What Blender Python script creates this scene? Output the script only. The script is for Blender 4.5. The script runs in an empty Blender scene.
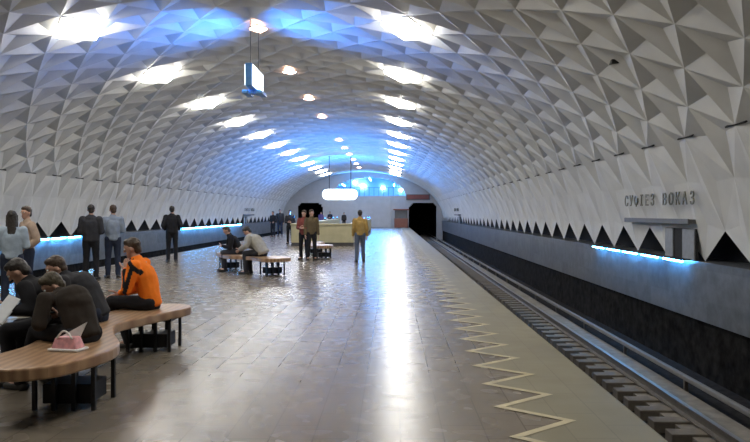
import bpy, bmesh, math, random
from mathutils import Vector, Matrix, noise
random.seed(7)
C = bpy.context.scene.collection
SC = bpy.context.scene
F = 700.0            # focal length in pixels of the 750 px wide frame
CX, CZ = 3.35, 1.60  # camera stands right of the station's centre line, eye height
R = math.radians

# ------------------------------------------------------------------ materials
def new_mat(name):
    m = bpy.data.materials.new(name); m.use_nodes = True
    nt = m.node_tree
    return m, nt, nt.nodes['Principled BSDF']

def mat(name, col, rough=0.6, metal=0.0, vary=0.12, scale=8.0, bump=0.0, spec=0.5):
    m, nt, b = new_mat(name)
    tc = nt.nodes.new('ShaderNodeTexCoord')
    n = nt.nodes.new('ShaderNodeTexNoise'); n.inputs['Scale'].default_value = scale; n.inputs['Detail'].default_value = 6
    nt.links.new(tc.outputs['Object'], n.inputs['Vector'])
    r = nt.nodes.new('ShaderNodeValToRGB')
    lo = [max(0, c*(1-vary)) for c in col]; hi = [min(1, c*(1+vary)) for c in col]
    r.color_ramp.elements[0].position = .3; r.color_ramp.elements[1].position = .7
    r.color_ramp.elements[0].color = (*lo, 1); r.color_ramp.elements[1].color = (*hi, 1)
    nt.links.new(n.outputs['Fac'], r.inputs['Fac']); nt.links.new(r.outputs['Color'], b.inputs['Base Color'])
    b.inputs['Roughness'].default_value = rough; b.inputs['Metallic'].default_value = metal
    b.inputs['Specular IOR Level'].default_value = spec
    if bump:
        bp = nt.nodes.new('ShaderNodeBump'); bp.inputs['Strength'].default_value = bump; bp.inputs['Distance'].default_value = .02
        nt.links.new(n.outputs['Fac'], bp.inputs['Height']); nt.links.new(bp.outputs['Normal'], b.inputs['Normal'])
    return m

def emit(name, col, strength):
    m, nt, b = new_mat(name)
    b.inputs['Base Color'].default_value = (*[min(1, c) for c in col], 1)
    b.inputs['Emission Color'].default_value = (*col, 1)
    b.inputs['Emission Strength'].default_value = strength
    return m

def floor_mat(name, c1, c2, joint, rough):
    m, nt, b = new_mat(name)
    tc = nt.nodes.new('ShaderNodeTexCoord')
    mp = nt.nodes.new('ShaderNodeMapping'); mp.inputs['Rotation'].default_value = (0, 0, R(90))
    nt.links.new(tc.outputs['Object'], mp.inputs['Vector'])
    br = nt.nodes.new('ShaderNodeTexBrick')
    br.inputs['Scale'].default_value = 1.0; br.inputs['Brick Width'].default_value = .62; br.inputs['Row Height'].default_value = .31
    br.inputs['Mortar Size'].default_value = .006; br.inputs['Mortar Smooth'].default_value = .3; br.inputs['Bias'].default_value = 0
    br.inputs['Color1'].default_value = (*c1, 1); br.inputs['Color2'].default_value = (*c2, 1); br.inputs['Mortar'].default_value = (*joint, 1)
    nt.links.new(mp.outputs['Vector'], br.inputs['Vector'])
    n = nt.nodes.new('ShaderNodeTexNoise'); n.inputs['Scale'].default_value = 1.3; n.inputs['Detail'].default_value = 8
    nt.links.new(tc.outputs['Object'], n.inputs['Vector'])
    mx = nt.nodes.new('ShaderNodeMix'); mx.data_type = 'RGBA'; mx.blend_type = 'OVERLAY'; mx.inputs[0].default_value = .22
    nt.links.new(br.outputs['Color'], mx.inputs[6]); nt.links.new(n.outputs['Fac'], mx.inputs[7])
    hs = nt.nodes.new('ShaderNodeHueSaturation'); hs.inputs['Saturation'].default_value = 1.0; b.inputs['Specular IOR Level'].default_value = .2
    nt.links.new(mx.outputs[2], hs.inputs['Color']); nt.links.new(hs.outputs['Color'], b.inputs['Base Color'])
    rr = nt.nodes.new('ShaderNodeMapRange'); rr.inputs['To Min'].default_value = rough-.02; rr.inputs['To Max'].default_value = rough+.05
    n2 = nt.nodes.new('ShaderNodeTexNoise'); n2.inputs['Scale'].default_value = 5
    nt.links.new(tc.outputs['Object'], n2.inputs['Vector'])
    n2.inputs['Detail'].default_value = 0; nt.links.new(n2.outputs['Fac'], rr.inputs['Value']); nt.links.new(rr.outputs['Result'], b.inputs['Roughness'])
    n3 = nt.nodes.new('ShaderNodeTexNoise'); n3.inputs['Scale'].default_value = 14; n3.inputs['Detail'].default_value = 2
    nt.links.new(tc.outputs['Object'], n3.inputs['Vector'])
    ad = nt.nodes.new('ShaderNodeMath'); ad.operation = 'MULTIPLY_ADD'; ad.inputs[1].default_value = 0.0
    nt.links.new(br.outputs['Fac'], ad.inputs[0]); nt.links.new(n3.outputs['Fac'], ad.inputs[2])
    bp = nt.nodes.new('ShaderNodeBump'); bp.inputs['Strength'].default_value = .04; bp.inputs['Distance'].default_value = .0016
    nt.links.new(ad.outputs[0], bp.inputs['Height']); return m

def parapet_mat(name):
    m, nt, b = new_mat(name)
    tc = nt.nodes.new('ShaderNodeTexCoord')
    sp = nt.nodes.new('ShaderNodeSeparateXYZ'); nt.links.new(tc.outputs['Object'], sp.inputs[0])
    cb = nt.nodes.new('ShaderNodeCombineXYZ'); nt.links.new(sp.outputs['Y'], cb.inputs['X']); nt.links.new(sp.outputs['Z'], cb.inputs['Y'])
    br = nt.nodes.new('ShaderNodeTexBrick'); br.offset = 0
    br.inputs['Scale'].default_value = 1; br.inputs['Brick Width'].default_value = .9; br.inputs['Row Height'].default_value = .56
    br.inputs['Mortar Size'].default_value = .008; br.inputs['Bias'].default_value = 0
    br.inputs['Color1'].default_value = (.14, .15, .165, 1); br.inputs['Color2'].default_value = (.095, .105, .12, 1); br.inputs['Mortar'].default_value = (.12, .13, .14, 1)
    nt.links.new(cb.outputs[0], br.inputs['Vector'])
    n = nt.nodes.new('ShaderNodeTexNoise'); n.inputs['Scale'].default_value = 3; n.inputs['Detail'].default_value = 9; n.inputs['Roughness'].default_value = .7
    nt.links.new(tc.outputs['Object'], n.inputs['Vector'])
    mx = nt.nodes.new('ShaderNodeMix'); mx.data_type = 'RGBA'; mx.blend_type = 'OVERLAY'; mx.inputs[0].default_value = .9
    nt.links.new(br.outputs['Color'], mx.inputs[6]); nt.links.new(n.outputs['Fac'], mx.inputs[7])
    nt.links.new(mx.outputs[2], b.inputs['Base Color']); b.inputs['Roughness'].default_value = .35
    return m

def wood_mat(name):
    m, nt, b = new_mat(name)
    tc = nt.nodes.new('ShaderNodeTexCoord')
    w = nt.nodes.new('ShaderNodeTexWave'); w.bands_direction = 'X'; w.inputs['Scale'].default_value = 4; w.inputs['Distortion'].default_value = 2.5; w.inputs['Detail'].default_value = 3
    nt.links.new(tc.outputs['Object'], w.inputs['Vector'])
    r = nt.nodes.new('ShaderNodeValToRGB')
    r.color_ramp.elements[0].color = (.27, .155, .085, 1); r.color_ramp.elements[1].color = (.42, .265, .15, 1)
    nt.links.new(w.outputs['Fac'], r.inputs['Fac']); nt.links.new(r.outputs['Color'], b.inputs['Base Color'])
    b.inputs['Roughness'].default_value = .3
    return m

M = {}
M['vault'] = mat('vault_plaster', (.64, .635, .61), .55, vary=.10, scale=1.2)
M['groove'] = mat('vault_groove', (.03, .03, .03), .8)
M['floor'] = floor_mat('platform_stone', (.195, .165, .128), (.172, .145, .113), (.105, .088, .07), .25)
M['band'] = floor_mat('platform_edge_stone', (.235, .212, .145), (.215, .195, .135), (.18, .16, .115), .36)
M['zigzag'] = mat('zigzag_inlay', (.50, .43, .27), .4)
M['parapet'] = parapet_mat('grey_marble')
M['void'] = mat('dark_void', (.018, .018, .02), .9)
M['lower'] = mat('near_black_wall', (.010, .0095, .0095), 1, vary=.9, scale=5, bump=.6, spec=.1)  # near-black with strong mottling, for lower track walls and tunnel linings
M['bed'] = mat('track_concrete', (.20, .18, .15), .85, vary=.25, scale=5, bump=.3)
M['trough'] = mat('track_trough', (.022, .02, .019), .95, vary=.4, scale=7, spec=.1)
M['sleeper'] = mat('sleeper_wood', (.15, .13, .105), .8, vary=.25, scale=5)
M['rail'] = mat('rail_steel', (.16, .145, .13), .4, .7)
M['railtop'] = mat('rail_head_steel', (.30, .29, .28), .5, 1.0, vary=.05)
M['cover'] = mat('third_rail_cover', (.15, .145, .14), .7)
M['endwall'] = mat('end_wall_stone', (.42, .43, .45), .5, vary=.06, scale=2)
M['beige'] = mat('beige_stone', (.46, .41, .24), .4, vary=.1, scale=3)
M['darkstone'] = mat('dark_plinth', (.06, .055, .05), .5)
M['wood'] = wood_mat('bench_wood')
M['black'] = mat('black_metal', (.015, .015, .016), .45, .3)
M['greypanel'] = mat('grey_panel', (.24, .25, .26), .5)
M['darkpanel'] = mat('canopy_metal', (.10, .10, .10), .5)
M['letters'] = mat('letter_metal', (.12, .105, .06), .4, .5)
M['frame'] = mat('lamp_frame', (.45, .44, .42), .4)
M['lamp'] = emit('lamp_diffuser', (1, .965, .89), 27)
M['warm'] = emit('crown_lamp_diffuser', (1, .62, .46), 8)
M['white_sign'] = emit('white_sign_glow', (.90, .96, 1), 5)
M['sign_box'] = emit('lightbox_face', (.85, .93, 1), 2.6)
M['bluebox'] = mat('blue_casing', (.08, .25, .55), .35)
M['tube'] = emit('blue_tube', (.07, .42, 1), 70)
M['bluelamp'] = emit('blue_floodlight_glass', (.05, .3, 1), 6)
M['mezz'] = mat('mezzanine_blue_light_tint', (.30, .58, .85), .6)  # blue light inside the mezzanine is put into this wall colour
M['mezztube'] = emit('mezzanine_tube', (.12, .52, 1), 40)
M['mezzlamp'] = emit('mezzanine_lamp', (.85, .95, 1), 14)
M['redbrown'] = mat('redbrown_panel', (.20, .075, .05), .5)
M['clock'] = mat('dull_red_board', (.22, .06, .05), .5)
M['eye'] = mat('eye_white', (.7, .7, .68), .3)
M['iris'] = mat('iris', (.03, .02, .015), .3)
M['lip'] = mat('lips', (.35, .13, .11), .5)

# ------------------------------------------------------------------ mesh helpers
def link_mesh(name, bm, mats, parent=None, smooth=False):
    me = bpy.data.meshes.new(name); bm.normal_update(); bm.to_mesh(me); bm.free()
    for m in (mats if isinstance(mats, (list, tuple)) else [mats]): me.materials.append(m)
    if smooth:
        for p in me.polygons: p.use_smooth = True
    o = bpy.data.objects.new(name, me); C.objects.link(o)
    if parent: o.parent = parent
    return o
def thing(name, label, cat, loc=(0, 0, 0), rz=0, group=None):
    o = bpy.data.objects.new(name, None); C.objects.link(o); o.empty_display_size = .1
    o.location = loc; o.rotation_euler = (0, 0, rz)
    tag(o, label, cat, group); return o
def tag(o, label, cat, group=None):
    o['label'] = label; o['category'] = cat
    if group: o['group'] = group
    return o
def struct(name, bm, m, smooth=False):
    o = link_mesh(name, bm, m, None, smooth); o['kind'] = 'structure'; return o
def copy_tree(o, parent=None):
    c = o.copy(); C.objects.link(c); c.parent = parent
    for ch in [x for x in bpy.data.objects if x.parent == o]:
        copy_tree(ch, c)
    return c
def box(bm, x0, x1, y0, y1, z0, z1, mi=0, bevel=0):
    v = [bm.verts.new(p) for p in ((x0,y0,z0),(x1,y0,z0),(x1,y1,z0),(x0,y1,z0),(x0,y0,z1),(x1,y0,z1),(x1,y1,z1),(x0,y1,z1))]
    fs = [bm.faces.new([v[i] for i in q]) for q in ((3,2,1,0),(4,5,6,7),(0,1,5,4),(1,2,6,5),(2,3,7,6),(3,0,4,7))]
    for f in fs: f.material_index = mi
    if bevel:
        es = list({e for f in fs for e in f.edges})
        r = bmesh.ops.bevel(bm, geom=es, offset=bevel, segments=2, affect='EDGES', profile=.5)
        for f in r['faces']: f.material_index = mi
def prism(bm, pts, d, mi=0):
    """pts: ordered 3-D polygon, d: extrusion vector"""
    a = [bm.verts.new(p) for p in pts]; b = [bm.verts.new(Vector(p)+Vector(d)) for p in pts]
    fs = [bm.faces.new(a), bm.faces.new(b[::-1])]
    n = len(pts)
    for i in range(n): fs.append(bm.faces.new((a[i], b[i], b[(i+1) % n], a[(i+1) % n])))
    for f in fs: f.material_index = mi
    bmesh.ops.recalc_face_normals(bm, faces=fs)
def caps(bm, p0, p1, r0, r1, flat=1.0, side=None, n=12, mi=0, ek=1.0):
    """tapered capsule with an elliptical section: radius along 'side', flat*radius across it"""
    p0 = Vector(p0); p1 = Vector(p1); ax = p1-p0; L = ax.length
    ax = ax.normalized() if L > 1e-6 else Vector((0, 0, 1))
    s = Vector(side) if side is not None else Vector((1, 0, 0))
    s = s-ax*s.dot(ax)
    if s.length < 1e-3:
        s = Vector((0, 1, 0)); s = s-ax*s.dot(ax)
    s.normalize(); t = ax.cross(s)
    rings = []
    for k in range(1, 5):
        a = math.pi/2*(1-k/4)**(1 if ek == 1 else .5); rings.append((p0-ax*r0*math.sin(a)*min(1, flat+.2)*ek, r0*math.cos(a)))
    for k in range(4):
        a = math.pi/2*(k/4); rings.append((p1+ax*r1*math.sin(a)*min(1, flat+.2), r1*math.cos(a)))
    vs = []
    for c, r in rings:
        vs.append([bm.verts.new(c+s*r*math.cos(2*math.pi*i/n)+t*r*flat*math.sin(2*math.pi*i/n)) for i in range(n)])
    lo = bm.verts.new(p0-ax*r0*min(1, flat+.2)*ek); hi = bm.verts.new(p1+ax*r1*min(1, flat+.2))
    fs = []
    for a, b in zip(vs, vs[1:]):
        for i in range(n): fs.append(bm.faces.new((a[i], a[(i+1) % n], b[(i+1) % n], b[i])))
    for i in range(n):
        fs.append(bm.faces.new((lo, vs[0][(i+1) % n], vs[0][i]))); fs.append(bm.faces.new((hi, vs[-1][i], vs[-1][(i+1) % n])))
    for f in fs: f.material_index = mi; f.smooth = True
def ell(bm, c, rad, rot=None, mi=0, u=16, v=10):
    m = Matrix.Translation(c) @ (rot.to_4x4() if rot else Matrix.Identity(4)) @ Matrix.Diagonal((*rad, 1))
    r = bmesh.ops.create_uvsphere(bm, u_segments=u, v_segments=v, radius=1, matrix=m)
    for vt in r['verts']:
        for f in vt.link_faces: f.material_index = mi; f.smooth = True
def fuse(bm, voxel, it=3):
    """union of closed shells into one continuous skin"""
    me = bpy.data.meshes.new('tmp'); bm.to_mesh(me); bm.free()
    o = bpy.data.objects.new('tmp', me); C.objects.link(o)
    md = o.modifiers.new('r', 'REMESH'); md.mode = 'VOXEL'; md.voxel_size = voxel; md.use_smooth_shade = True
    sm = o.modifiers.new('s', 'SMOOTH'); sm.factor = .5; sm.iterations = it
    dg = bpy.context.evaluated_depsgraph_get(); dg.update()
    me2 = bpy.data.meshes.new_from_object(o.evaluated_get(dg))
    out = bmesh.new(); out.from_mesh(me2)
    bpy.data.objects.remove(o); bpy.data.meshes.remove(me); bpy.data.meshes.remove(me2)
    for f in out.faces: f.smooth = True; f.material_index = 0
    return out

# ------------------------------------------------------------------ vault
A_, B_, Z0 = 9.2, 5.55, 0.70
BAY = .00255*F; PH = .0225*F; NR = 36
_s = [(A_*math.cos(math.pi*i/4000), Z0+B_*math.sin(math.pi*i/4000)) for i in range(4001)]
_l = [0]
for a, b in zip(_s, _s[1:]): _l.append(_l[-1]+math.hypot(a[0]-b[0], a[1]-b[1]))
def arc(r):
    q = min(r, NR-r)      # courses are a little uneven towards the springing
    T = [0, .60, 1.55, 2.42, 2.95, 3.58, 4.24, 4.92, 5.58, 6.24, 6.90, 7.56, 8.20, 8.84, 9.48, 10.11, 10.74, 11.37, 12.0][q]
    t = T/12.0*_l[-1]/2
    if r > NR/2: t = _l[-1]-t
    k = min(range(0, 4001), key=lambda i: abs(_l[i]-t)); return _s[k]
ROW = [arc(r) for r in range(NR+1)]
def nout(r):
    x, z = ROW[r]; v = Vector((x/A_**2, 0, (z-Z0)/B_**2)); return v.normalized()
Y0, Y1 = -7.0, 79.5
def vy(r, j): return PH + (j + (.5 if r % 2 == 0 else 0))*BAY
bm = bmesh.new(); cache = {}
def vv(r, j):
    k = (r, j)
    if k not in cache: cache[k] = bm.verts.new((ROW[r][0], vy(r, j), ROW[r][1]))
    return cache[k]
j0 = int((Y0-PH)/BAY)-1; j1 = int((Y1-PH)/BAY)+1
for r in range(1, NR):
    dep = .035 if (r <= 2 or r >= NR-2) else .145
    for j in range(j0, j1+1):
        if r % 2 == 1:   # neighbours rows carry the half phase: centre y = vy(r-1, j)
            top, bot, near, far = vv(r+1, j), vv(r-1, j), vv(r, j), vv(r, j+1)
        else:
            top, bot, near, far = vv(r+1, j), vv(r-1, j), vv(r, j-1), vv(r, j)
        for lat in (near, far):
            c = (top.co+bot.co+lat.co)/3 + nout(r)*dep
            ap = bm.verts.new(c)
            for a, b in ((top, bot), (bot, lat), (lat, top)): bm.faces.new((a, b, ap))
bmesh.ops.recalc_face_normals(bm, faces=bm.faces[:])
struct('ceiling', bm, M['vault'])
# dashes of the dark construction joint that runs along the fourth course
for side, r in (('right', 3), ('left', NR-3)):
    bm = bmesh.new(); x, z = ROW[r]; n = nout(r)
    for j in range(j0, j1+1):
        y = vy(r, j)
        c = Vector((x, y, z))-n*.004
        t = Vector((-n.z, 0, n.x))
        prism(bm, [c+Vector((0, -.30, 0))+t*.013, c+Vector((0, .30, 0))+t*.013, c+Vector((0, .30, 0))-t*.013, c+Vector((0, -.30, 0))-t*.013], n*.05)
    struct('trim_1' if side == 'right' else 'trim_2', bm, M['groove'])

# lamps ----------------------------------------------------------------
def lamp(r, y, scale, dmat, name, label, group, out=.095):
    n = nout(r); up = Vector((ROW[r+1][0], 0, ROW[r+1][1])); dn = Vector((ROW[r-1][0], 0, ROW[r-1][1]))
    c = Vector((ROW[r][0], y, ROW[r][1])); base = (up+dn)/2; base.y = y
    root = thing(name, label, 'ceiling lamp', base)
    def ring(s, off):
        return [Vector((up.x, y, up.z)), c+Vector((0, BAY/2, 0)), Vector((dn.x, y, dn.z)), c-Vector((0, BAY/2, 0))], s, off
    def pt(i, s, off):
        P = [Vector((up.x, y, up.z)), base+Vector((0, BAY/2, 0)), Vector((dn.x, y, dn.z)), base-Vector((0, BAY/2, 0))]
        return (P[i]-base)*s - n*off
    fb = bmesh.new()
    o0 = [fb.verts.new(pt(i, scale, -.02)) for i in range(4)]; o1 = [fb.verts.new(pt(i, scale, .012)) for i in range(4)]
    i0 = [fb.verts.new(pt(i, scale*.93, -.02)) for i in range(4)]; i1 = [fb.verts.new(pt(i, scale*.93, .012)) for i in range(4)]
    for k in range(4):
        q = (k+1) % 4
        fb.faces.new((o0[k], o0[q], o1[q], o1[k])); fb.faces.new((o1[k], o1[q], i1[q], i1[k])); fb.faces.new((i1[k], i1[q], i0[q], i0[k]))
    bmesh.ops.recalc_face_normals(fb, faces=fb.faces[:])
    link_mesh('frame', fb, M['frame'], root)
    db = bmesh.new()
    prism(db, [pt(i, scale*.925, out) for i in range(4)], n*(out+.015))
    link_mesh('diffuser', db, dmat, root)
    return root
y_l = PH
ORD = ['nearest', 'second', 'third', 'fourth', 'fifth', 'sixth', 'seventh', 'eighth', 'ninth', 'tenth', 'eleventh', 'twelfth']
def nth(m): return ORD[m]
for m in range(-2, 12):
    y = y_l+3*BAY*m
    if m < 0:
        for r, sd in ((12, 'right'), (24, 'left')):
            lamp(r, y, .97, M['lamp'], 'ceiling_lamp', f'white diamond lamp of the {sd} row, {("just above the picture", "near overhead, outside the picture")[-m-1]}', f'white lamps of the {sd} row')
        continue
    lamp(12, y, .97, M['lamp'], 'ceiling_lamp', f'large white diamond lamp, {nth(m)} of the row on the track side', 'white lamps of the right row')
    lamp(24, y, .97, M['lamp'], 'ceiling_lamp', f'large white diamond lamp, {nth(m)} of the row over the left half', 'white lamps of the left row')
k = 0
for m in range(11):
    if m == 4: continue
    lamp(18, y_l+BAY+3*BAY*m, .38, M['warm'], 'crown_lamp', f'small warm pinkish diamond lamp along the vault crown, {nth(k)} of the middle row', 'warm lamps of the crown row', .05); k += 1

# ------------------------------------------------------------------ platform and floor
E = 5.28
bm = bmesh.new(); box(bm, -E, E, Y0, Y1, -1.5, 0); struct('floor', bm, M['floor'])
zl, zr, per, yz = 4.234, 4.718, .775, 5.38-.775*14
pts = []
k = 0
while True:
    y = yz+per*k/2
    if y > Y1-1: break
    pts.append((zr if k % 2 == 0 else zl, y)); k += 1
bm = bmesh.new()
for a, b in zip(pts, pts[1:]):
    v = [bm.verts.new((a[0], a[1], .003)), bm.verts.new((E-.002, a[1], .003)), bm.verts.new((E-.002, b[1], .003)), bm.verts.new((b[0], b[1], .003))]
    bm.faces.new(v)
o = struct('trim_3', bm, M['band'])
bm = bmesh.new()
w = .032
for a, b in zip(pts, pts[1:]):
    bm.faces.new([bm.verts.new(p) for p in ((a[0]-w*1.6, a[1], .006), (a[0]+w*1.6, a[1], .006), (b[0]+w*1.6, b[1], .006), (b[0]-w*1.6, b[1], .006))])
bmesh.ops.recalc_face_normals(bm, faces=bm.faces[:])
struct('trim_4', bm, M['zigzag'])

# ------------------------------------------------------------------ track sides
for s, nm in ((1, 'right'), (-1, 'left')):
    xs = lambda a, b: (min(s*a, s*b), max(s*a, s*b))
    bm = bmesh.new(); a, b = xs(9.02, 9.75); box(bm, a, b, Y0, Y1, -.38, Z0-.0); struct(f'wall_{nm}', bm, M['parapet'])
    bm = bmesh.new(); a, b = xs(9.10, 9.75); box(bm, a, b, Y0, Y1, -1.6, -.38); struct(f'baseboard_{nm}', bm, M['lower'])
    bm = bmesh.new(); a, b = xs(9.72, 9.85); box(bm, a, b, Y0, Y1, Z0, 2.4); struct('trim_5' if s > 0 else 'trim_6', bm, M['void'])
    bm = bmesh.new(); a, b = xs(E-.01, 9.75); box(bm, a, b, Y0, Y1+14, -1.75, -1.42); struct('trim_7' if s > 0 else 'trim_8', bm, M['trough'])
    bm = bmesh.new(); a, b = xs(7.22, 8.12); box(bm, a, b, Y0, Y1+14, -1.45, -1.29)
    a, b = xs(E-.01, 6.45); box(bm, a, b, Y0, Y1+14, -1.45, -1.255)
    struct('trim_9' if s > 0 else 'trim_10', bm, M['bed'])
# right track: rails, third rail and sleepers
tr = thing('railway_track', 'straight metro track with steel rails and third rail below the right platform edge', 'railway track', (6.73, 0, -1.42))
def rail_bm(x, y0, y1):
    bm = bmesh.new()
    prof = [(-.065, .0), (.065, .0), (.065, .015), (.012, .035), (.012, .11), (.036, .12), (.036, .155), (-.036, .155), (-.036, .12), (-.012, .11), (-.012, .035), (-.065, .015)]
    prism(bm, [(x+p[0], y0, .165+p[1]) for p in prof], (0, y1-y0, 0))
    for f in bm.faces:
        if f.calc_center_median().z > .31: f.material_index = 1
    return bm
for dx in (-.76, .76): link_mesh('rail', rail_bm(dx, Y0, Y1+12), [M['rail'], M['railtop']], tr)
bm = bmesh.new(); box(bm, 1.41, 1.50, Y0, Y1+12, .27, .35, 0, .02)
tro = link_mesh('third_rail', bm, M['cover'], tr)
y = Y0+.5
while y < 60:
    bm = bmesh.new(); box(bm, 1.43, 1.49, y, y+.06, -.01, .30); y += 3.0
    link_mesh('bracket', bm, M['rail'], tro)
def sleeper_bm(y):
    bm = bmesh.new(); box(bm, .22, .99, y-.125, y+.125, .0, .165, 0, .012); return bm
y = 2.0; n = 0
proto = None
while n < 100:
    if proto is None:
        proto = link_mesh('sleeper', sleeper_bm(0), M['sleeper'], tr); o = proto
    else:
        o = proto.copy(); C.objects.link(o); o.parent = tr
    o.location = (random.uniform(-.02, .02), y, 0); y += .55; n += 1
bm = bmesh.new()
while y < Y1+10:
    box(bm, .22, .99, y-.125, y+.125, .0, .165); y += .62
o = link_mesh('sleepers', bm, M['sleeper'], tr); o['kind'] = 'stuff'

# ------------------------------------------------------------------ end walls
bm = bmesh.new()
box(bm, -9.9, 9.9, Y0-.3, Y0, -1.75, 6.6); struct('wall_back', bm, M['endwall'])  # unseen wall behind the camera, put in so light stays in the hall
def outline(x0, x1, z0, z1, rad, n=5):
    P = [(x0, z0), (x1, z0)]
    for k in range(n+1):
        a = math.pi/2*k/n; P.append((x1-rad+rad*math.cos(a), z1-rad+rad*math.sin(a)))
    for k in range(n+1):
        a = math.pi/2*(1+k/n); P.append((x0+rad+rad*math.cos(a), z1-rad+rad*math.sin(a)))
    return P
# front wall assembled of blocks around the two tunnel mouths and the mezzanine opening
MX0, MX1, MZ = -3.4, 4.9, 3.55
TL, TR_, TH = (-7.4, -4.5), (5.3, 8.45), 2.75
def wall_with_holes(y, th, zmax):
    bm = bmesh.new(); cell = .15
    xs = [-9.9+cell*i for i in range(int(19.8/cell)+1)]
    def top(x): return 6.7
    def solid(x, z):
        for x0, x1 in (TL, TR_):
            if x0 < x < x1 and z < TH:
                # rounded shoulders
                rad = .7
                cx_ = x0+rad if x < x0+rad else (x1-rad if x > x1-rad else None)
                if cx_ is None or z < TH-rad or math.hypot(x-cx_, z-(TH-rad)) < rad: return False
        if MX0 < x < MX1 and z > MZ and z < 3.55+2.15*math.sqrt(max(0, 1-((x-(MX0+MX1)/2)/((MX1-MX0)/2))**2)): return False
        return True
    nz = int((6.7+1.75)/cell)
    for x in xs:
        run = None
        for k in range(nz+1):
            z = -1.75+k*cell; sld = k < nz and solid(x+cell/2, z+cell/2)
            if sld and run is None: run = z
            if not sld and run is not None:
                box(bm, x, x+cell, y, y+th, run, z); run = None
    return bm
struct('wall_front', wall_with_holes(Y1, .4, 6.7), M['endwall'])
for nm, (x0, x1), i in (('left', TL, 11), ('right', TR_, 12)):
    P = outline(x0-.25, x1+.25, -1.72, TH+.2, .75); Q = P
    bm = bmesh.new(); a = [bm.verts.new((x, Y1+.4, z)) for x, z in P]; b = [bm.verts.new((x, Y1+14, z)) for x, z in P]
    for k in range(1, len(P)): bm.faces.new((a[k], a[(k+1) % len(P)], b[(k+1) % len(P)], b[k]))
    bm.faces.new(b)
    struct(f'trim_{i}', bm, M['lower'])
# mezzanine behind the opening
bm = bmesh.new()
box(bm, MX0-.6, MX1+.6, Y1+.4, Y1+10, MZ-.3, MZ); struct('trim_13', bm, M['endwall'])
bm = bmesh.new()
prof = [(MX0-.5, MZ)]+[((MX0+MX1)/2-((MX1-MX0)/2+.5)*math.cos(math.pi*k/20), MZ+2.5*math.sin(math.pi*k/20)) for k in range(1, 20)]+[(MX1+.5, MZ)]
a = [bm.verts.new((x, Y1+.4, z)) for x, z in prof]; b = [bm.verts.new((x, Y1+10, z)) for x, z in prof]
for k in range(len(prof)-1): bm.faces.new((a[k], a[k+1], b[k+1], b[k]))
bm.faces.new(b)
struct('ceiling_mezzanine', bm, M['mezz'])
for i, (x, y, z, L) in enumerate(((-2.4, 1.0, 5.0, 5), (.75, .9, 5.7, 6), (3.6, 1.0, 5.0, 5))):
    o = thing('mezzanine_strip_light', ['blue strip light at the lower end of the mezzanine arch beside the left lamp row', 'blue strip light under the top of the mezzanine arch at the platform end',
               'blue strip light on the track side of the mezzanine arch'][i], 'strip light', (x, Y1+y, z-.1))
    bm = bmesh.new(); box(bm, -.12, .12, 0, L, .05, .12); link_mesh('housing', bm, M['frame'], o)
    bm = bmesh.new(); caps(bm, (0, .05, 0), (0, L-.05, 0), .06, .06); link_mesh('tube', bm, M['mezztube'], o, True)
for i, (px, py) in enumerate(((363, 186), (383, 188), (401, 190), (355, 183))):
    D = (Y1+9.7)/F; x = CX+(px-392)*D; z = CZ+(213-py)*D
    bm = bmesh.new(); 
    o = thing('globe_lamp', ['white wall lamp at the middle of the blue mezzanine arch', 'white wall lamp right of the middle of the blue arch', 'white wall lamp at the track end of the blue arch', 'small white lamp hanging high at the left of the blue arch'][i], 'lamp', (x, Y1+9.7, z), 0)
    bm = bmesh.new(); ell(bm, (0, 0, 0), (.42 if i == 0 else .25, .12, .2)); link_mesh('globe', bm, M['mezzlamp'], o, True)
    bm = bmesh.new(); box(bm, -.05, .05, .05, .29, -.05, .05); link_mesh('bracket', bm, M['black'], o)
# balustrade of the mezzanine
o = thing('mezzanine_railing', 'blue-lit railing along the edge of the mezzanine above the end wall', 'railing', (0, Y1+.12, MZ))
bm = bmesh.new(); box(bm, MX0+.1, MX1-.1, -.03, .03, .92, .98); link_mesh('handrail', bm, M['bluebox'], o)
x = MX0+.3
while x < MX1-.2:
    bm = bmesh.new(); box(bm, x-.03, x+.03, -.02, .02, 0, .92); link_mesh('post', bm, M['bluebox'], o); x += .55

# ------------------------------------------------------------------ stair parapet on the platform
o = thing('stair_parapet', 'long beige stone parapet around the stairs in the middle of the platform', 'parapet', (0, 34, 0))
px0, px1 = -1.55, 1.5
bm = bmesh.new(); box(bm, px0, px1, 0, .25, .16, 1.0, 0, .01); link_mesh('front_panel', bm, M['beige'], o)
for x in (px0, px1-.25):
    bm = bmesh.new(); box(bm, x, x+.25, .25, 28, .16, 1.0); link_mesh('side_panel', bm, M['beige'], o)
bm = bmesh.new(); box(bm, px0+.02, px1-.02, .02, .26, 0, .16); box(bm, px0+.02, px0+.25, .26, 28, 0, .16); box(bm, px1-.25, px1-.02, .26, 28, 0, .16); link_mesh('plinth', bm, M['darkstone'], o)
bm = bmesh.new(); box(bm, px0-.04, px1+.04, -.04, .29, 1.0, 1.09, 0, .015); box(bm, px0-.04, px0+.29, .29, 28, 1.0, 1.09); box(bm, px1-.29, px1+.04, .29, 28, 1.0, 1.09); link_mesh('coping', bm, M['beige'], o)

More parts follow.
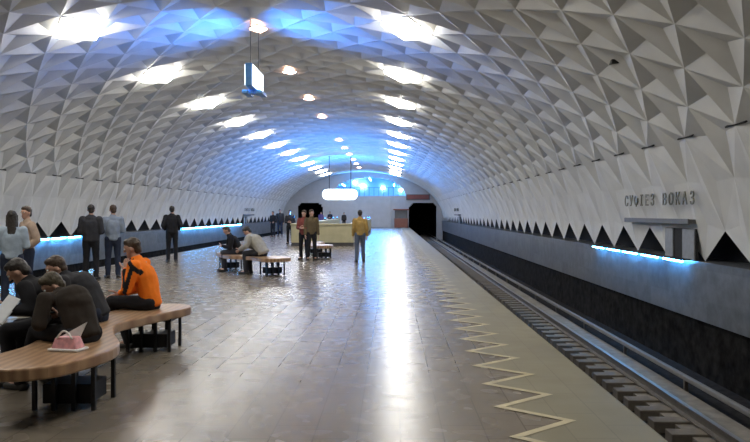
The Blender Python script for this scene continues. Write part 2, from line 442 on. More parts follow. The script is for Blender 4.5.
for yy in (36, 43, 50, 57, 61):  # blue uplights added along the coping to tint the far vault
    for sx in (px0+.12, px1-.12):
        sd = 'track' if sx > 0 else 'left'
        fl = thing('uplight', f'small blue uplight added on the {sd} side coping of the stair parapet', 'uplight', (sx, yy, 1.09), 0, f'added blue uplights on the {sd} side coping')
        bm = bmesh.new(); caps(bm, (0, 0, .0), (0, 0, .07), .06, .06, 1); bmesh.ops.bisect_plane(bm, geom=bm.verts[:]+bm.edges[:]+bm.faces[:], plane_co=(0, 0, 0), plane_no=(0, 0, -1), clear_outer=True); link_mesh('housing', bm, M['black'], fl, True)
        bm = bmesh.new(); caps(bm, (0, 0, .125), (0, 0, .13), .045, .045, 1); link_mesh('lens', bm, M['bluelamp'], fl, True)
        l = bpy.data.lights.new('added_uplight_beam', 'SPOT'); l.energy = 520 if yy > 40 else 160; l.color = (.03, .27, 1); l.spot_size = R(172); l.spot_blend = .5; l.shadow_soft_size = .06
        lo = bpy.data.objects.new('added_uplight_beam', l); C.objects.link(lo); lo.location = (sx, yy, 1.32); lo.rotation_euler = (R(180), 0, 0)
# red-brown booth at the far right and clock board over the tunnel
o = thing('booth', 'small red-brown booth on the platform end beside the right tunnel mouth', 'booth', (4.35, 76.5, 0))
bm = bmesh.new(); box(bm, -.75, .75, 0, 1.4, 0, 1.0, 0, .02); link_mesh('body', bm, M['redbrown'], o)
bm = bmesh.new(); box(bm, -.7, .7, .05, 1.35, 1.0, 1.9); link_mesh('window_band', bm, M['darkpanel'], o)
bm = bmesh.new(); box(bm, -.85, .85, -.1, 1.5, 1.9, 2.05, 0, .02); link_mesh('roof', bm, M['redbrown'], o)
o = thing('clock_board', 'dull red display board above the right tunnel mouth', 'display board', (6.3, Y1-.12, 3.1))
bm = bmesh.new(); box(bm, -1.35, 1.35, -.06, .1, 0, .62, 0, .02); link_mesh('case', bm, M['darkpanel'], o)
bm = bmesh.new(); box(bm, -1.25, 1.25, -.085, -.06, .07, .55); link_mesh('display', bm, M['clock'], o)
o = thing('drain_pipe', 'thin pale vertical pipe on the end wall near the track side', 'pipe', (3.2, Y1-.12, 0))
bm = bmesh.new(); caps(bm, (0, 0, .05), (0, 0, 3.3), .07, .07); link_mesh('pipe', bm, M['endwall'], o, True)
bm = bmesh.new(); box(bm, -.12, .12, -.09, .1, 1.6, 1.68); link_mesh('clamp', bm, M['frame'], o)

# ------------------------------------------------------------------ wall niches with canopy and station name
def letters(name, text, size, mat_, ext=.02):
    cu = bpy.data.curves.new('t', 'FONT'); cu.body = text; cu.size = size; cu.extrude = ext; cu.align_x = 'CENTER'; cu.space_character = 1.75; cu.offset = .002
    t = bpy.data.objects.new('t', cu); C.objects.link(t)
    dg = bpy.context.evaluated_depsgraph_get(); dg.update()
    me = bpy.data.meshes.new_from_object(t.evaluated_get(dg)); me.materials.clear(); me.materials.append(mat_)
    bpy.data.objects.remove(t)
    o = bpy.data.objects.new(name, me); C.objects.link(o)
    return o
NAME = 'СУФІЕЗ ВОКАЗ'
def niche(s, y0, y1, lab, wh):
    # y0 nearest end, y1 far end
    rz = 0 if s > 0 else math.pi
    root = thing('service_cabinet', f'grey twin-door service cabinet on the parapet {wh}', 'cabinet', (s*9.14, y0, Z0), 0)
    L = s
    def bx(nm, a, b, c, d, e, f, m, par):
        bm = bmesh.new(); box(bm, min(a*s, b*s), max(a*s, b*s), c, d, e, f, 0, .008); return link_mesh(nm, bm, m, par)
    bx('body', -.08, -.03, .0, 1.45, .0, .60, M['void'], root)
    bx('door', -.11, -.08, .02, .56, .005, .595, M['greypanel'], root)
    bx('door', -.11, -.08, 1.02, 1.42, .005, .595, M['greypanel'], root)
    cn = thing('canopy', f'thin dark canopy above the cabinet {wh}', 'canopy', (s*9.05, y0, Z0+.70), 0)
    bx('slab', -.13, .05, -.05, y1-y0, .0, .08, M['darkpanel'], cn)
    bx('edge_strip', -.16, -.13, -.05, y1-y0, -.012, .09, M['darkpanel'], cn)
    t = thing('station_name', f'dark metal station name letters {wh}', 'lettering', (s*8.87, (y0+y1)/2-.25, Z0+1.06), R(-90) if s > 0 else R(90))
    n = len(NAME)
    for i, ch in enumerate(NAME):
        if ch == ' ': continue
        l = letters('letter', ch, .34, M['letters'], .01)
        l.parent = t; l.location = ((i-(n-1)/2)*(y1-y0+.05)/(n-1), 0, 0); l.rotation_euler = (R(90), 0, 0)
niche(1, 13.15, 16.7, '', 'beside the blue light strip on the right wall')
niche(1, 58.5, 62.3, '', 'far along the right wall near the tunnel')
niche(-1, 58.5, 62.3, '', 'far along the left wall near the platform end')

# ------------------------------------------------------------------ blue strip lights on the parapets
def strip(s, y0, y1, label, rad=.017):
    o = thing('blue_strip_light', label, 'strip light', (s*9.02, y0, Z0))
    bm = bmesh.new(); box(bm, min(-s*.16, 0), max(-s*.16, 0), 0, y1-y0, .0, .025); link_mesh('housing', bm, M['black'], o)
    y = .1
    while y < y1-y0-.5:
        bm = bmesh.new(); caps(bm, (-s*.11, y, -.03), (-s*.11, min(y+.95, y1-y0-.1), -.03), rad, rad, n=8); link_mesh('tube', bm, M['tube'], o, True); y += 1.25
strip(1, 13.3, 19.6, 'blue strip light below the sawtooth gaps on the right wall beside the grey cabinet')
strip(-1, 20.2, 29.5, 'blue strip light on the left wall behind the woman and the dark jacketed man', .034)
strip(-1, 41, 57, 'blue strip light far along the left wall beyond the man in black', .034)

# ------------------------------------------------------------------ hanging signs
D = .0243; hx = 0.0
o = thing('hanging_lightbox', 'white lit sign box with blue casing hanging edge-on from the vault crown', 'sign', (-.03, .0236*F, 4.60))
bm = bmesh.new(); box(bm, -.09, .075, 0, 1.40, 0, .55, 0, .02); link_mesh('casing', bm, M['bluebox'], o)
bm = bmesh.new(); box(bm, .075, .09, .04, 1.36, .03, .52); link_mesh('lit_face', bm, M['sign_box'], o)
bm = bmesh.new(); box(bm, -.105, -.09, .04, 1.36, .03, .52); link_mesh('lit_face', bm, M['sign_box'], o)
for y in (.2, 1.2):
    bm = bmesh.new(); caps(bm, (0, y, .54), (0, y, 1.62), .008, .008, n=8); link_mesh('hanger_rod', bm, M['black'], o, True)
for sx in (-1, 1):
    bm = bmesh.new(); box(bm, sx*.17-.07, sx*.17+.07, .35, 1.05, -.10, -.04); box(bm, sx*.05-.04, sx*.05+.1*sx+.0, .60, .80, -.08, .02) if sx > 0 else box(bm, -.15, -.01, .60, .80, -.08, .02); lb = link_mesh('floodlight', bm, M['bluebox'], o)
    bm = bmesh.new(); box(bm, sx*.18-.05, sx*.18+.05, .38, 1.02, -.04, -.03); link_mesh('floodlight_glass', bm, M['bluelamp'], lb)
D = .08; w = 36*D/2
o = thing('illuminated_sign', 'bright white rounded sign hanging above the parapet at the far end', 'sign', (CX+(340-392)*D, D*F, CZ+(213-200)*D))
P = []
hh = 11*D
for k in range(9): a = -math.pi/2+math.pi*k/8; P.append((w-hh/2+hh/2*math.cos(a), hh/2+hh/2*math.sin(a)))
for k in range(9): a = math.pi/2+math.pi*k/8; P.append((-w+hh/2+hh/2*math.cos(a), hh/2+hh/2*math.sin(a)))
bm = bmesh.new(); prism(bm, [(x, -.02, z) for x, z in P], (0, .22, 0)); link_mesh('casing', bm, M['frame'], o)
bm = bmesh.new(); prism(bm, [(x*.97, -.05, hh/2+(z-hh/2)*.94) for x, z in P], (0, .03, 0)); link_mesh('lit_face', bm, M['white_sign'], o)
for x in (-w*.6, w*.6):
    X = CX+(340-392)*D+x; zt = Z0+B_*math.sqrt(1-(X/A_)**2)
    bm = bmesh.new(); caps(bm, (x, .1, hh-.05), (x, .1, zt-(CZ+13*D)+.1), .03, .03, n=8); link_mesh('hanger_rod', bm, M['black'], o, True)
# little black loudspeaker on the vault
D = .0173; P = Vector((CX+221*D, D*F, CZ+150*D)); 
o = thing('wall_speaker', 'tiny black speaker bracket fixed on the right side of the vault', 'speaker', P)
bm = bmesh.new(); box(bm, -.05, .12, -.09, .09, -.02, .05, 0, .01); link_mesh('case', bm, M['black'], o)
bm = bmesh.new(); caps(bm, (.0, 0, .02), (.2, 0, .12), .02, .02, n=8); link_mesh('bracket', bm, M['black'], o)

# ------------------------------------------------------------------ benches
def catmull(P, n):
    out = []
    for i in range(len(P)-1):
        p0 = P[max(0, i-1)]; p1 = P[i]; p2 = P[i+1]; p3 = P[min(len(P)-1, i+2)]
        for k in range(n):
            t = k/n
            out.append(tuple(.5*(2*b+(c-a)*t+(2*a-5*b+4*c-d)*t*t+(3*b-a-3*c+d)*t**3) for a, b, c, d in zip(p0, p1, p2, p3)))
    out.append(P[-1]); return out
BP = [(-2.8, 5.45, .40), (-2.73, 5.9, .40), (-2.91, 6.5, .31), (-3.1, 7.1, .30), (-3.0, 7.7, .33), (-2.78, 8.4, .36)]
BO = (-2.9, 6.9)
SEAT = .47
def make_bench(label):
    o = thing('wavy_bench', label, 'bench', (CX+BO[0], BO[1], 0), 0, 'wavy benches along the platform')
    P = catmull([(x-BO[0], y-BO[1], h) for x, y, h in BP], 8)
    Lf, Rt = [], []
    for i, (x, y, h) in enumerate(P):
        a = P[max(0, i-1)]; b = P[min(len(P)-1, i+1)]; t = Vector((b[0]-a[0], b[1]-a[1])).normalized(); nn = Vector((-t.y, t.x))
        Lf.append((x+nn.x*h, y+nn.y*h)); Rt.append((x-nn.x*h, y-nn.y*h))
    def cap_(c, t, h, start):
        t = Vector(t).normalized(); nn = Vector((-t.y, t.x)); out = []
        for k in range(1, 10):
            a = math.pi*k/10
            v = nn*math.cos(a)*h+t*math.sin(a)*h if start else -nn*math.cos(a)*h-t*math.sin(a)*h
            out.append((c[0]+v.x, c[1]+v.y))
        return out
    e1 = cap_(P[-1], (P[-1][0]-P[-2][0], P[-1][1]-P[-2][1]), P[-1][2], True)
    e0 = cap_(P[0], (P[1][0]-P[0][0], P[1][1]-P[0][1]), P[0][2], False)
    out = Lf+e1+Rt[::-1]+e0
    bm = bmesh.new(); prism(bm, [(x, y, SEAT-.095) for x, y in out], (0, 0, .095))
    es = [e for e in bm.edges if abs(e.verts[0].co.z-e.verts[1].co.z) < 1e-6 and len(e.link_faces) == 2 and any(len(f.verts) > 8 for f in e.link_faces)]
    bmesh.ops.bevel(bm, geom=es, offset=.015, segments=2, affect='EDGES', profile=.5)
    link_mesh('seat', bm, M['wood'], o)
    for cx_, cy_ in ((-2.66, 5.88), (-2.80, 8.25)):
        cx_ -= BO[0]; cy_ -= BO[1]
        for dx in (-.24, -.08, .08, .24):
            for dy in (-.2, .2):
                bm = bmesh.new(); box(bm, cx_+dx-.016, cx_+dx+.016, cy_+dy-.016, cy_+dy+.016, 0, SEAT-.09); link_mesh('leg', bm, M['black'], o)
        bm = bmesh.new(); box(bm, cx_-.2, cx_+.2, cy_-.16, cy_+.16, .04, .20, 0, .01); link_mesh('ballast_box', bm, M['black'], o)
        bm = bmesh.new(); box(bm, cx_-.27, cx_+.27, cy_-.23, cy_+.23, SEAT-.115, SEAT-.085); link_mesh('support_plate', bm, M['black'], o)
    return o
bench = make_bench('wavy brown wooden bench on black legs where the person in the orange jacket sits')
b2 = copy_tree(bench); b2['label'] = 'wavy bench where the seated person in beige turns away, mid distance on the platform'
b2.location = (CX-3.90, 18.85, 0); b2.rotation_euler.z = R(36)
b3 = copy_tree(bench); b3['label'] = 'wavy bench behind the standing pair and in front of the beige parapet'
b3.location = (CX-2.85, 25.9, 0); b3.rotation_euler.z = R(10)

# ------------------------------------------------------------------ people
MC = {}
def cloth(name, col, vary=.12):
    if name not in MC: MC[name] = mat(name, col, .85, 0, vary, 14, .15, .2)
    return MC[name]
SK = mat('skin', (.50, .29, .21), .55, 0, .05, 10)
HAIRD = mat('dark_hair', (.018, .013, .010), .5, 0, .4, 40, .4)
HAIRB = mat('brown_hair', (.05, .028, .015), .5, 0, .4, 40, .4)
HAIRO = mat('olive_brown_hair', (.065, .05, .028), .6, 0, .4, 40, .4)
SHOE = mat('shoe_leather', (.02, .018, .017), .5)
V = Vector
def stand_pose(hands='down', stride=0, turn=0, lean=0):
    J = dict(pel=V((0, 0, .96)), chest=V((0, lean*.5, 1.28)), neck=V((0, lean*.9-.01, 1.475)), head=V((0, lean+.02, 1.625)), hyaw=turn, hpitch=0)
    for s, k in ((-1, 'L'), (1, 'R')):
        J['sh'+k] = V((s*.175, lean*.8-.01, 1.40)); J['hip'+k] = V((s*.09, 0, .93))
        J['kn'+k] = V((s*.105, .03+s*stride*.5, .50)); J['an'+k] = V((s*.115, -.02+s*stride, .085))
        if hands == 'down': J['el'+k] = V((s*.225, -.03, 1.12)); J['wr'+k] = V((s*.235, .05, .88)); J['hd'+k] = V((0, .2, -1))
        elif hands == 'front': J['el'+k] = V((s*.23, -.02, 1.12)); J['wr'+k] = V((s*.10, .22, 1.12)); J['hd'+k] = V((-s*.9, .4, .1))
        elif hands == 'hips': J['el'+k] = V((s*.27, -.07, 1.14)); J['wr'+k] = V((s*.20, .10, 1.02)); J['hd'+k] = V((-s*.7, .5, -.4))
        J['td'+k] = V((s*.25, 1, 0))
    return J
def sit_pose(lean=25, hunch=15, pitch=20, yaw=0, knees=.44, spread=.11, seat=SEAT):
    pel = V((0, .02, seat+.10)); a = R(lean); d1 = V((0, math.sin(a), math.cos(a))); b = R(lean+hunch); d2 = V((0, math.sin(b), math.cos(b)))
    c = R(lean+hunch+8); d3 = V((0, math.sin(c), math.cos(c)))
    chest = pel+d1*.30; neck = chest+d2*.21; head = neck+d3*.08+V((0, .02, .085))
    J = dict(pel=pel, chest=chest, neck=neck, head=head, hyaw=yaw, hpitch=pitch)
    for s, k in ((-1, 'L'), (1, 'R')):
        J['sh'+k] = neck-d2*.05+V((s*.185, 0, 0)); J['hip'+k] = V((s*.09, .03, seat+.085))
        J['kn'+k] = V((s*spread, knees, seat+.05)); J['an'+k] = V((s*(spread+.02), knees-.03, .085))
        J['el'+k] = V((s*.22, knees-.16, seat+.19)); J['wr'+k] = V((s*.07, knees+.03, seat+.24)); J['hd'+k] = V((-s*.5, .8, -.1)); J['td'+k] = V((s*.2, 1, 0))
    return J
def person(label, loc, rz, J, h=1.75, jacket=None, pants=None, hair=HAIRD, shoe=SHOE, long_hair=False, vox=.013, stripe=None, sleeves=1.0, jname='jacket', group=None, bulk=1.0, hem=.0, shoulder_bag=None):
    sc = h/1.75
    root = thing('person', label, 'person', loc, rz, group)
    root.scale = (sc, sc, sc)
    hm = (Matrix.Rotation(R(J['hyaw']), 3, 'Z') @ Matrix.Rotation(R(-J['hpitch']), 3, 'X'))
    hc = J['head']; hp = lambda x, y, z: hc+hm @ V((x, y, z))
    # body: one continuous skin
    bm = bmesh.new()
    caps(bm, J['pel'], J['chest'], .135, .15, .68); caps(bm, J['chest'], (J['shL']+J['shR'])/2, .15, .10, .65)
    caps(bm, J['shL'], J['shR'], .06, .06); caps(bm, (J['shL']+J['shR'])/2, hc-hm @ V((0, .02, .06)), .06, .05)
    ell(bm, hp(0, -.012, .025), (.072, .092, .098), hm); caps(bm, hp(0, .01, -.01), hp(0, .045, -.075), .062, .034, .9, hm @ V((1, 0, 0)))
    caps(bm, hp(0, .078, .01), hp(0, .094, -.020), .010, .0125, 1); caps(bm, hp(-.032, .075, .03), hp(.032, .075, .03), .012, .012)
    for s in (-1, 1): ell(bm, hp(s*.076, -.008, -.005), (.011, .02, .03), hm)
    for s, k in ((-1, 'L'), (1, 'R')):
        caps(bm, J['sh'+k], J['el'+k], .052, .040); caps(bm, J['el'+k], J['wr'+k], .040, .027)
        caps(bm, J['hip'+k], J['kn'+k], .082, .055); caps(bm, J['kn'+k], J['an'+k], .055, .038)
        caps(bm, J['an'+k], J['an'+k]+J['td'+k].normalized()*.13-V((0, 0, .045)), .038, .028)
        d = J['hd'+k].normalized(); up = V((0, 0, 1)); pn = (V((-s, 0, 0))-d*d.dot(V((-s, 0, 0))))
        if pn.length < .3: pn = V((0, 0, -1))-d*d.dot(V((0, 0, -1)))
        pn.normalize(); sd = d.cross(pn)
        caps(bm, J['wr'+k]+d*.02, J['wr'+k]+d*.075, .030, .038, .42, sd)
    bm = fuse(bm, vox)
    for s, k in ((-1, 'L'), (1, 'R')):
        d = J['hd'+k].normalized(); pn = (V((-s, 0, 0))-d*d.dot(V((-s, 0, 0))))
        if pn.length < .3: pn = V((0, 0, -1))-d*d.dot(V((0, 0, -1)))
        pn.normalize(); sd = d.cross(pn); w0 = J['wr'+k]
        fwd = V((0, 1, 0)); sgn = 1 if sd.dot(fwd) + .3*sd.z > 0 else -1     # thumb side
        for q, ln in enumerate((.072, .080, .075, .058)):
            p = w0+d*.085+sd*sgn*(.030-.020*q); dd = d
            for seg, fr in enumerate((.45, .32, .23)):
                dd = (dd+pn*(.22+.1*seg)).normalized(); p2 = p+dd*ln*fr
                caps(bm, p, p2, .0092-.0009*seg, .0085-.0009*seg, n=8); p = p2
        p = w0+d*.03+sd*sgn*.028; dd = (d*.6+sd*sgn*.8+pn*.2).normalized()
        for seg, ln in enumerate((.040, .032, .024)):
            p2 = p+dd*ln; caps(bm, p, p2, .0115-.001*seg, .0105-.001*seg, n=8); p = p2; dd = (dd+d*.35+pn*.15).normalized()
    for s in (-1, 1):
        ell(bm, hp(s*.031, .076, .012), (.013, .011, .010), hm, 1, 8, 6); ell(bm, hp(s*.031, .0855, .012), (.0055, .003, .0055), hm, 2, 8, 6)
    caps(bm, hp(-.02, .083, -.052), hp(.02, .083, -.052), .006, .006, mi=3, n=8)
    link_mesh('body', bm, [SK, M['eye'], M['iris'], M['lip']], root)
    # hair
    bm = bmesh.new(); ell(bm, hp(0, -.026, .045), (.081, .090, .092), hm, 0, 20, 14); ell(bm, hp(0, -.06, -.02), (.066, .055, .06), hm)
    ell(bm, hp(0, .03, .085), (.06, .05, .042), hm)
    if long_hair:
        caps(bm, hp(0, -.065, .02), hp(0, -.10, -.28), .082, .07, .55, hm @ V((1, 0, 0))); 
        for s in (-1, 1): caps(bm, hp(s*.07, -.01, .03), hp(s*.075, -.05, -.2), .028, .025)
    bm = fuse(bm, vox*.9, 2)
    for v in bm.verts: v.co += V(noise.noise_vector(v.co*38))*.006
    link_mesh('hair', bm, hair, root)
    # jacket
    bm = bmesh.new(); mid = (J['shL']+J['shR'])/2; B = bulk
    low = J['pel']-(J['chest']-J['pel']).normalized()*hem
    caps(bm, low-(J['chest']-J['pel']).normalized()*.05, J['chest'], .165*B, .178*B, .72, ek=.25); caps(bm, J['chest'], mid, .178*B, .125*B, .68); caps(bm, J['shL'], J['shR'], .066, .066)
    caps(bm, mid, mid+(hc-mid)*.30, .080, .074)
    for k in 'LR':
        e = J['el'+k]; wv = e+(J['wr'+k]-e)*(.93*sleeves if sleeves > .5 else 0.05)
        caps(bm, J['sh'+k], e, .078*B, .064*B)
        if sleeves > .5: caps(bm, e, wv, .064*B, .046*B)
    bm = fuse(bm, vox, 4)
    for v in bm.verts: v.co += V(noise.noise_vector(v.co*9))*.009
    mats = [jacket]
    if stripe:
        mats.append(stripe)
        for k, sg in (('L', -1), ('R', 1)):
            L_ = [mid+(hc-mid)*.22+V((sg*.05, .02, 0)), J['sh'+k], J['el'+k], J['el'+k]+(J['wr'+k]-J['el'+k])*.9]
            for f in bm.faces:
                c = f.calc_center_median()
                for i, (a, b) in enumerate(zip(L_, L_[1:])):
                    t = max(0, min(1, (c-a).dot(b-a)/(b-a).length_squared)); q = c-(a+(b-a)*t)
                    out = q.x*sg > .02 or (i == 0 and c.x*sg > .03)
                    dd = (b-a).normalized(); u = V((sg, 0, 0))-dd*dd.x*sg; u.normalize(); w_ = dd.cross(u)
                    if out and q.length < .13 and abs(q.dot(w_)) < .024 and 0 < t < 1.0001: f.material_index = 1
    jk = link_mesh(jname, bm, mats, root)
    # trousers
    bm = bmesh.new(); caps(bm, J['pel']-V((0, 0, .02)), J['pel']+(J['chest']-J['pel'])*.22, .150, .142, .72)
    for k in 'LR':
        caps(bm, J['hip'+k], J['kn'+k], .100, .072); caps(bm, J['kn'+k], J['an'+k]+V((0, 0, .0)), .072, .060)
    bm = fuse(bm, vox, 4)
    for v in bm.verts: v.co += V(noise.noise_vector(v.co*8))*.008
    link_mesh('trousers', bm, pants, root)
    for k in 'LR':
        bm = bmesh.new(); a = J['an'+k]; t = J['td'+k].normalized(); sd = V((0, 0, 1)).cross(t)
        z0 = a.z-.045
        caps(bm, V((a.x, a.y, z0))-t*.045, V((a.x, a.y, z0-.005))+t*.15, .046, .042, .80, sd); caps(bm, a+V((0, 0, -.03)), a+V((0, 0, .03)), .05, .047)
        caps(bm, V((a.x, a.y, z0-.028))-t*.05, V((a.x, a.y, z0-.028))+t*.16, .047, .044, .22, sd)
        bm = fuse(bm, vox*.8, 2); link_mesh('shoe', bm, shoe, root)
    return root
def spot(px, D): return (CX+(px-392)*D, D*F, 0)
black = cloth('black_cloth', (.016, .016, .019)); brownblk = cloth('brown_black_cloth', (.032, .025, .02)); navy = cloth('navy_jeans', (.025, .032, .055))
dkgrey = cloth('dark_grey_cloth', (.035, .035, .04)); ltblue = cloth('light_blue_shirt', (.33, .40, .48)); tan = cloth('tan_cloth', (.40, .30, .23))
orange = cloth('orange_cloth', (.95, .22, .02), .06); greyblue = cloth('grey_blue_cloth', (.22, .26, .32)); beigec = cloth('beige_grey_cloth', (.36, .34, .29))
mustard = cloth('mustard_cloth', (.36, .23, .07)); maroon = cloth('maroon_cloth', (.22, .06, .05)); olive = cloth('olive_brown_cloth', (.12, .09, .05)); purple = cloth('purple_cloth', (.12, .09, .22))
jeans = cloth('grey_jeans', (.10, .12, .16))
# seated along the near bench, all facing the left wall
def seat_at(cx_, y): return (CX+cx_, y, 0)
J = sit_pose(lean=13, hunch=14, pitch=12, yaw=6, knees=.43, spread=.10)
J['elL'] = V((-.20, .24, .73)); J['wrL'] = V((-.06, .30, .95)); J['hdL'] = V((.35, .0, .9))
J['elR'] = V((.21, .27, .70)); J['wrR'] = V((.03, .40, .66)); J['hdR'] = V((-.5, .7, -.4))
J['knL'] = V((-.07, .46, .58)); J['anL'] = V((.10, .60, .26)); J['tdL'] = V((.1, 1, -.5))   # legs crossed
J['knR'] = V((.10, .43, .50)); J['anR'] = V((.04, .30, .085))
J['knL'], J['knR'] = J['knL'], J['knR']
person('person in a bright orange jacket with black stripes sitting with hand at chin', seat_at(-2.82, 8.25), R(92), J, 1.72, orange, black, HAIRB, stripe=black, vox=.011)
J = sit_pose(lean=25, hunch=56, pitch=34, yaw=62, knees=.50, spread=.13)
for k in 'LR': J['an'+k].y = .70; J['kn'+k].z = .56
J['elL'] = V((-.27, .26, .66)); J['elR'] = V((.25, .28, .66)); J['wrL'] = V((-.06, .44, .68)); J['wrR'] = V((.07, .44, .69))
man_a = person('person in a dark brown-black jacket hunched over on the bench beside the pink bag', seat_at(-2.69, 6.14), R(62), J, 1.70, brownblk, black, HAIRO, vox=.011, bulk=.98)
J = sit_pose(lean=22, hunch=44, pitch=35, yaw=10, knees=.46, spread=.12)
J['elL'] = V((-.26, .17, .72)); J['elR'] = V((.24, .34, .68)); J['wrL'] = V((-.29, .38, .72)); J['wrR'] = V((.13, .57, .70)); J['hdL'] = V((-.5, .8, .1))
person('dark-haired person in black bending over a white paper at the left end of the bench', seat_at(-3.10, 6.62), R(95), J, 1.75, black, black, HAIRD, vox=.012)
J = sit_pose(lean=26, hunch=42, pitch=20, yaw=28, knees=.45, spread=.11)
person('person in dark clothes leaning forward behind the hunched man, reddish face turned', seat_at(-3.06, 7.32), R(95), J, 1.75, dkgrey, navy, HAIRB, vox=.012)
# phone, paper and bag
o = thing('mobile_phone', 'small dark phone held in the hands of the hunched person', 'phone', (CX-3.15, 6.39, .695), R(62))
bm = bmesh.new(); box(bm, -.035, .035, -.07, .07, -.008, .008, 0, .006); link_mesh('case', bm, M['black'], o)
bm = bmesh.new(); box(bm, -.03, .03, -.06, .06, .008, .0095); link_mesh('screen', bm, M['darkpanel'], o)
PAPER = mat('white_paper', (.72, .74, .76), .6, 0, .05, 20)
o = thing('folded_paper', 'white folded paper held upright by the seated person at the left edge', 'paper', (CX-3.47, 6.13, .66), R(8))
o.rotation_euler = (R(-42), R(24), R(8)); o.scale = (1, 1, 1.1)
bm = bmesh.new(); prism(bm, [(-.055, 0, 0), (.055, 0, 0), (.06, .004, .25), (-.05, .004, .25)], (0, .006, 0)); link_mesh('sheet', bm, PAPER, o)
bm = bmesh.new(); prism(bm, [(-.05, .02, .0), (.06, .02, .0), (.06, .03, .24), (-.045, .03, .24)], (0, .005, 0)); link_mesh('sheet', bm, PAPER, o)
PINK = mat('pink_bag', (.72, .34, .36), .5, 0, .25, 18); WHITEP = mat('white_plastic', (.75, .74, .72), .45, 0, .05, 12)
bx_, by_ = CX-2.66, 5.76
o = thing('carrier_bag', 'pink and white carrier bag standing on the near end of the bench', 'bag', (bx_, by_, SEAT), R(-12)); o.scale = (.85, .85, .85)
bm = bmesh.new()
a = [V((-.15, -.08, 0)), V((.14, -.08, 0)), V((.14, .08, 0)), V((-.15, .08, 0))]; b = [V((-.12, -.045, .13)), V((.10, -.045, .14)), V((.10, .045, .14)), V((-.12, .045, .13))]
va = [bm.verts.new(p) for p in a]; vb = [bm.verts.new(p) for p in b]
bm.faces.new(va[::-1]); bm.faces.new(vb)
for k in range(4): bm.faces.new((va[k], va[(k+1) % 4], vb[(k+1) % 4], vb[k]))
bmesh.ops.bevel(bm, geom=bm.edges[:], offset=.015, segments=2, affect='EDGES', profile=.5)
link_mesh('body', bm, PINK, o, True)
bm = bmesh.new(); box(bm, -.165, .155, -.095, .095, 0, .028, 0, .01); link_mesh('base', bm, WHITEP, o)
bm = bmesh.new(); prism(bm, [(-.11, .03, .125), (.10, .03, .13), (.16, .05, .27)], (0, .012, 0)); link_mesh('flap', bm, WHITEP, o)
bm = bmesh.new()
hpts = [V((-.09+.16*k/8, -.05, .125+.07*math.sin(math.pi*k/8))) for k in range(9)]
for p, q in zip(hpts, hpts[1:]): caps(bm, p, q, .009, .009, n=8)
link_mesh('handle', bm, WHITEP, o, True)

# standing at the left
person('woman with long dark hair and a light blue shirt standing at the left edge', spot(12, .0166), R(25), stand_pose('front'), 1.64, ltblue, navy, HAIRD, long_hair=True, jname='shirt')
person('person in a tan shirt facing the long-haired woman at the left edge', spot(27, .0178), R(140), stand_pose('hips', turn=25), 1.72, tan, navy, HAIRB, jname='shirt')
person('person in a black jacket standing with back turned near the left wall', spot(91, .0239), R(15), stand_pose('front', turn=10), 1.80, dkgrey, black, HAIRD, bulk=1.15)
person('person in a pale grey-blue jacket standing right of the dark jacketed person', spot(113, .0247), R(28), stand_pose('front', turn=10), 1.80, greyblue, navy, HAIRB)
person('person all in black standing alone facing the left wall', spot(172, .0327), R(20), stand_pose('hips'), 1.83, black, black, HAIRD, bulk=1.08)
# second bench
J = sit_pose(lean=34, hunch=20, pitch=35, yaw=20, knees=.45)
J['elL'] = V((-.24, .36, .72)); J['wrL'] = V((-.13, .58, .62)); J['hdL'] = V((.1, .8, -.5))
person('person in a beige jacket sitting bent forward on the second bench', (CX-3.36, 18.30, 0), R(76), J, 1.82, beigec, dkgrey, HAIRD, bulk=1.22)
J = sit_pose(lean=25, hunch=16, pitch=25, yaw=0, knees=.45)
person('person in black sitting on the second bench left of the beige jacket', (CX-4.20, 19.30, 0), R(110), J, 1.72, black, dkgrey, HAIRB)
# around the third bench
person('person in a maroon top standing on the left in the pair by the third bench', spot(304, .0342), R(170), stand_pose('front', turn=-15), 1.70, maroon, black, HAIRB, group=None, jname='top')
person('person in an olive-brown coat standing on the right in the pair by the third bench', spot(311.5, .0340), R(200), stand_pose('down', turn=15), 1.72, olive, black, HAIRB)
person('person in a mustard jacket and grey jeans walking alone in mid platform', spot(360, .0327), R(5), stand_pose('down', stride=.07), 1.70, mustard, jeans, HAIRD)
person('person in dark clothes standing between the left parapet end and the pair', spot(290, .0516), R(180), stand_pose('front'), 1.75, dkgrey, black, HAIRD)
person('person in dark clothes with a bent arm, far left of the stair parapet', spot(273, .066), R(150), stand_pose('hips'), 1.72, black, black, HAIRD)
person('tallest dark figure far along the left platform edge', spot(280, .069), R(180), stand_pose('down'), 1.88, dkgrey, navy, HAIRD)
person('person in a purple top seen over the stair parapet', spot(321, .098), R(180), stand_pose('down'), 1.72, purple, black, HAIRD, jname='top')
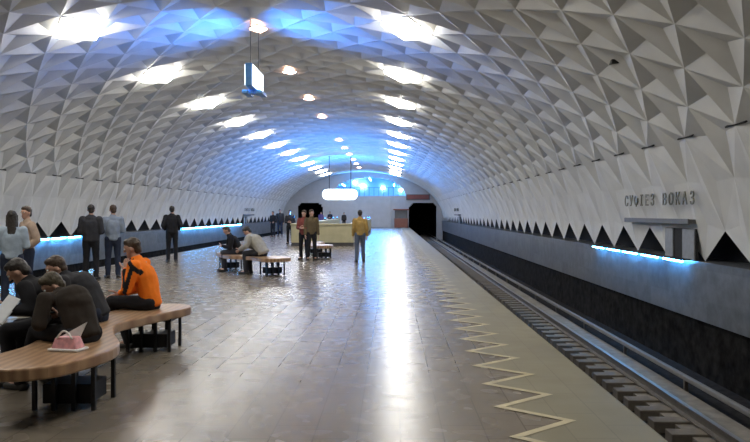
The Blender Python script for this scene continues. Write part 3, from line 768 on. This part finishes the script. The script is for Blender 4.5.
person('person in navy seen over the stair parapet left of the lit sign', spot(330, .100), R(170), stand_pose('front'), 1.75, navy, black, HAIRD)
person('person in dark grey seen over the stair parapet below the lit sign', spot(344, .104), R(180), stand_pose('down'), 1.66, dkgrey, black, HAIRB)

# ------------------------------------------------------------------ lights
def area(name, loc, rot, sx, sy, col, power):
    l = bpy.data.lights.new(name, 'AREA'); l.shape = 'RECTANGLE'; l.size = sx; l.size_y = sy; l.energy = power; l.color = col
    o = bpy.data.objects.new(name, l); C.objects.link(o); o.location = loc; o.rotation_euler = rot; return o
# blue floodlights on the hanging sign, aimed at the crown on either side
for sx in (-1, 1):
    l = bpy.data.lights.new('blue_floodlight_beam', 'SPOT'); l.energy = 430; l.color = (.03, .24, 1); l.spot_size = R(110); l.spot_blend = .9; l.shadow_soft_size = .05
    o = bpy.data.objects.new('blue_floodlight_beam', l); C.objects.link(o); o.location = (sx*.22-.03, .0236*F+.7, 4.62); o.rotation_euler = (0, R(180+sx*48), 0)
area('added_blue_fill', (CX+(340-392)*.08, .08*F+.1, 3.4), (R(180), 0, 0), 2.6, .3, (.08, .36, 1), 900)  # added blue fill above the white sign, no fixture belongs to it
# mezzanine light flooding back along the vault
area('mezzanine_glow', (.75, Y1-.1, 4.7), (R(-100), 0, 0), 6, 1.6, (.08, .36, 1), 500)

wd = bpy.data.worlds.new('World'); SC.world = wd; wd.use_nodes = True
wd.node_tree.nodes['Background'].inputs[0].default_value = (.5, .55, .65, 1); wd.node_tree.nodes['Background'].inputs[1].default_value = .02

# ------------------------------------------------------------------ camera
cam = bpy.data.cameras.new('Camera'); co = bpy.data.objects.new('Camera', cam); C.objects.link(co)
cam.sensor_width = 36; cam.lens = 36*F/750; cam.shift_x = -17/750; cam.shift_y = -8/750; cam.clip_end = 300; cam.clip_start = .05
co.location = (CX, 0, CZ); co.rotation_euler = (R(90), 0, 0); SC.camera = co
vs = SC.view_settings; vs.view_transform = 'Standard'; vs.look = 'None'; vs.gamma = 1; vs.use_curve_mapping = False; vs.exposure = 0.56
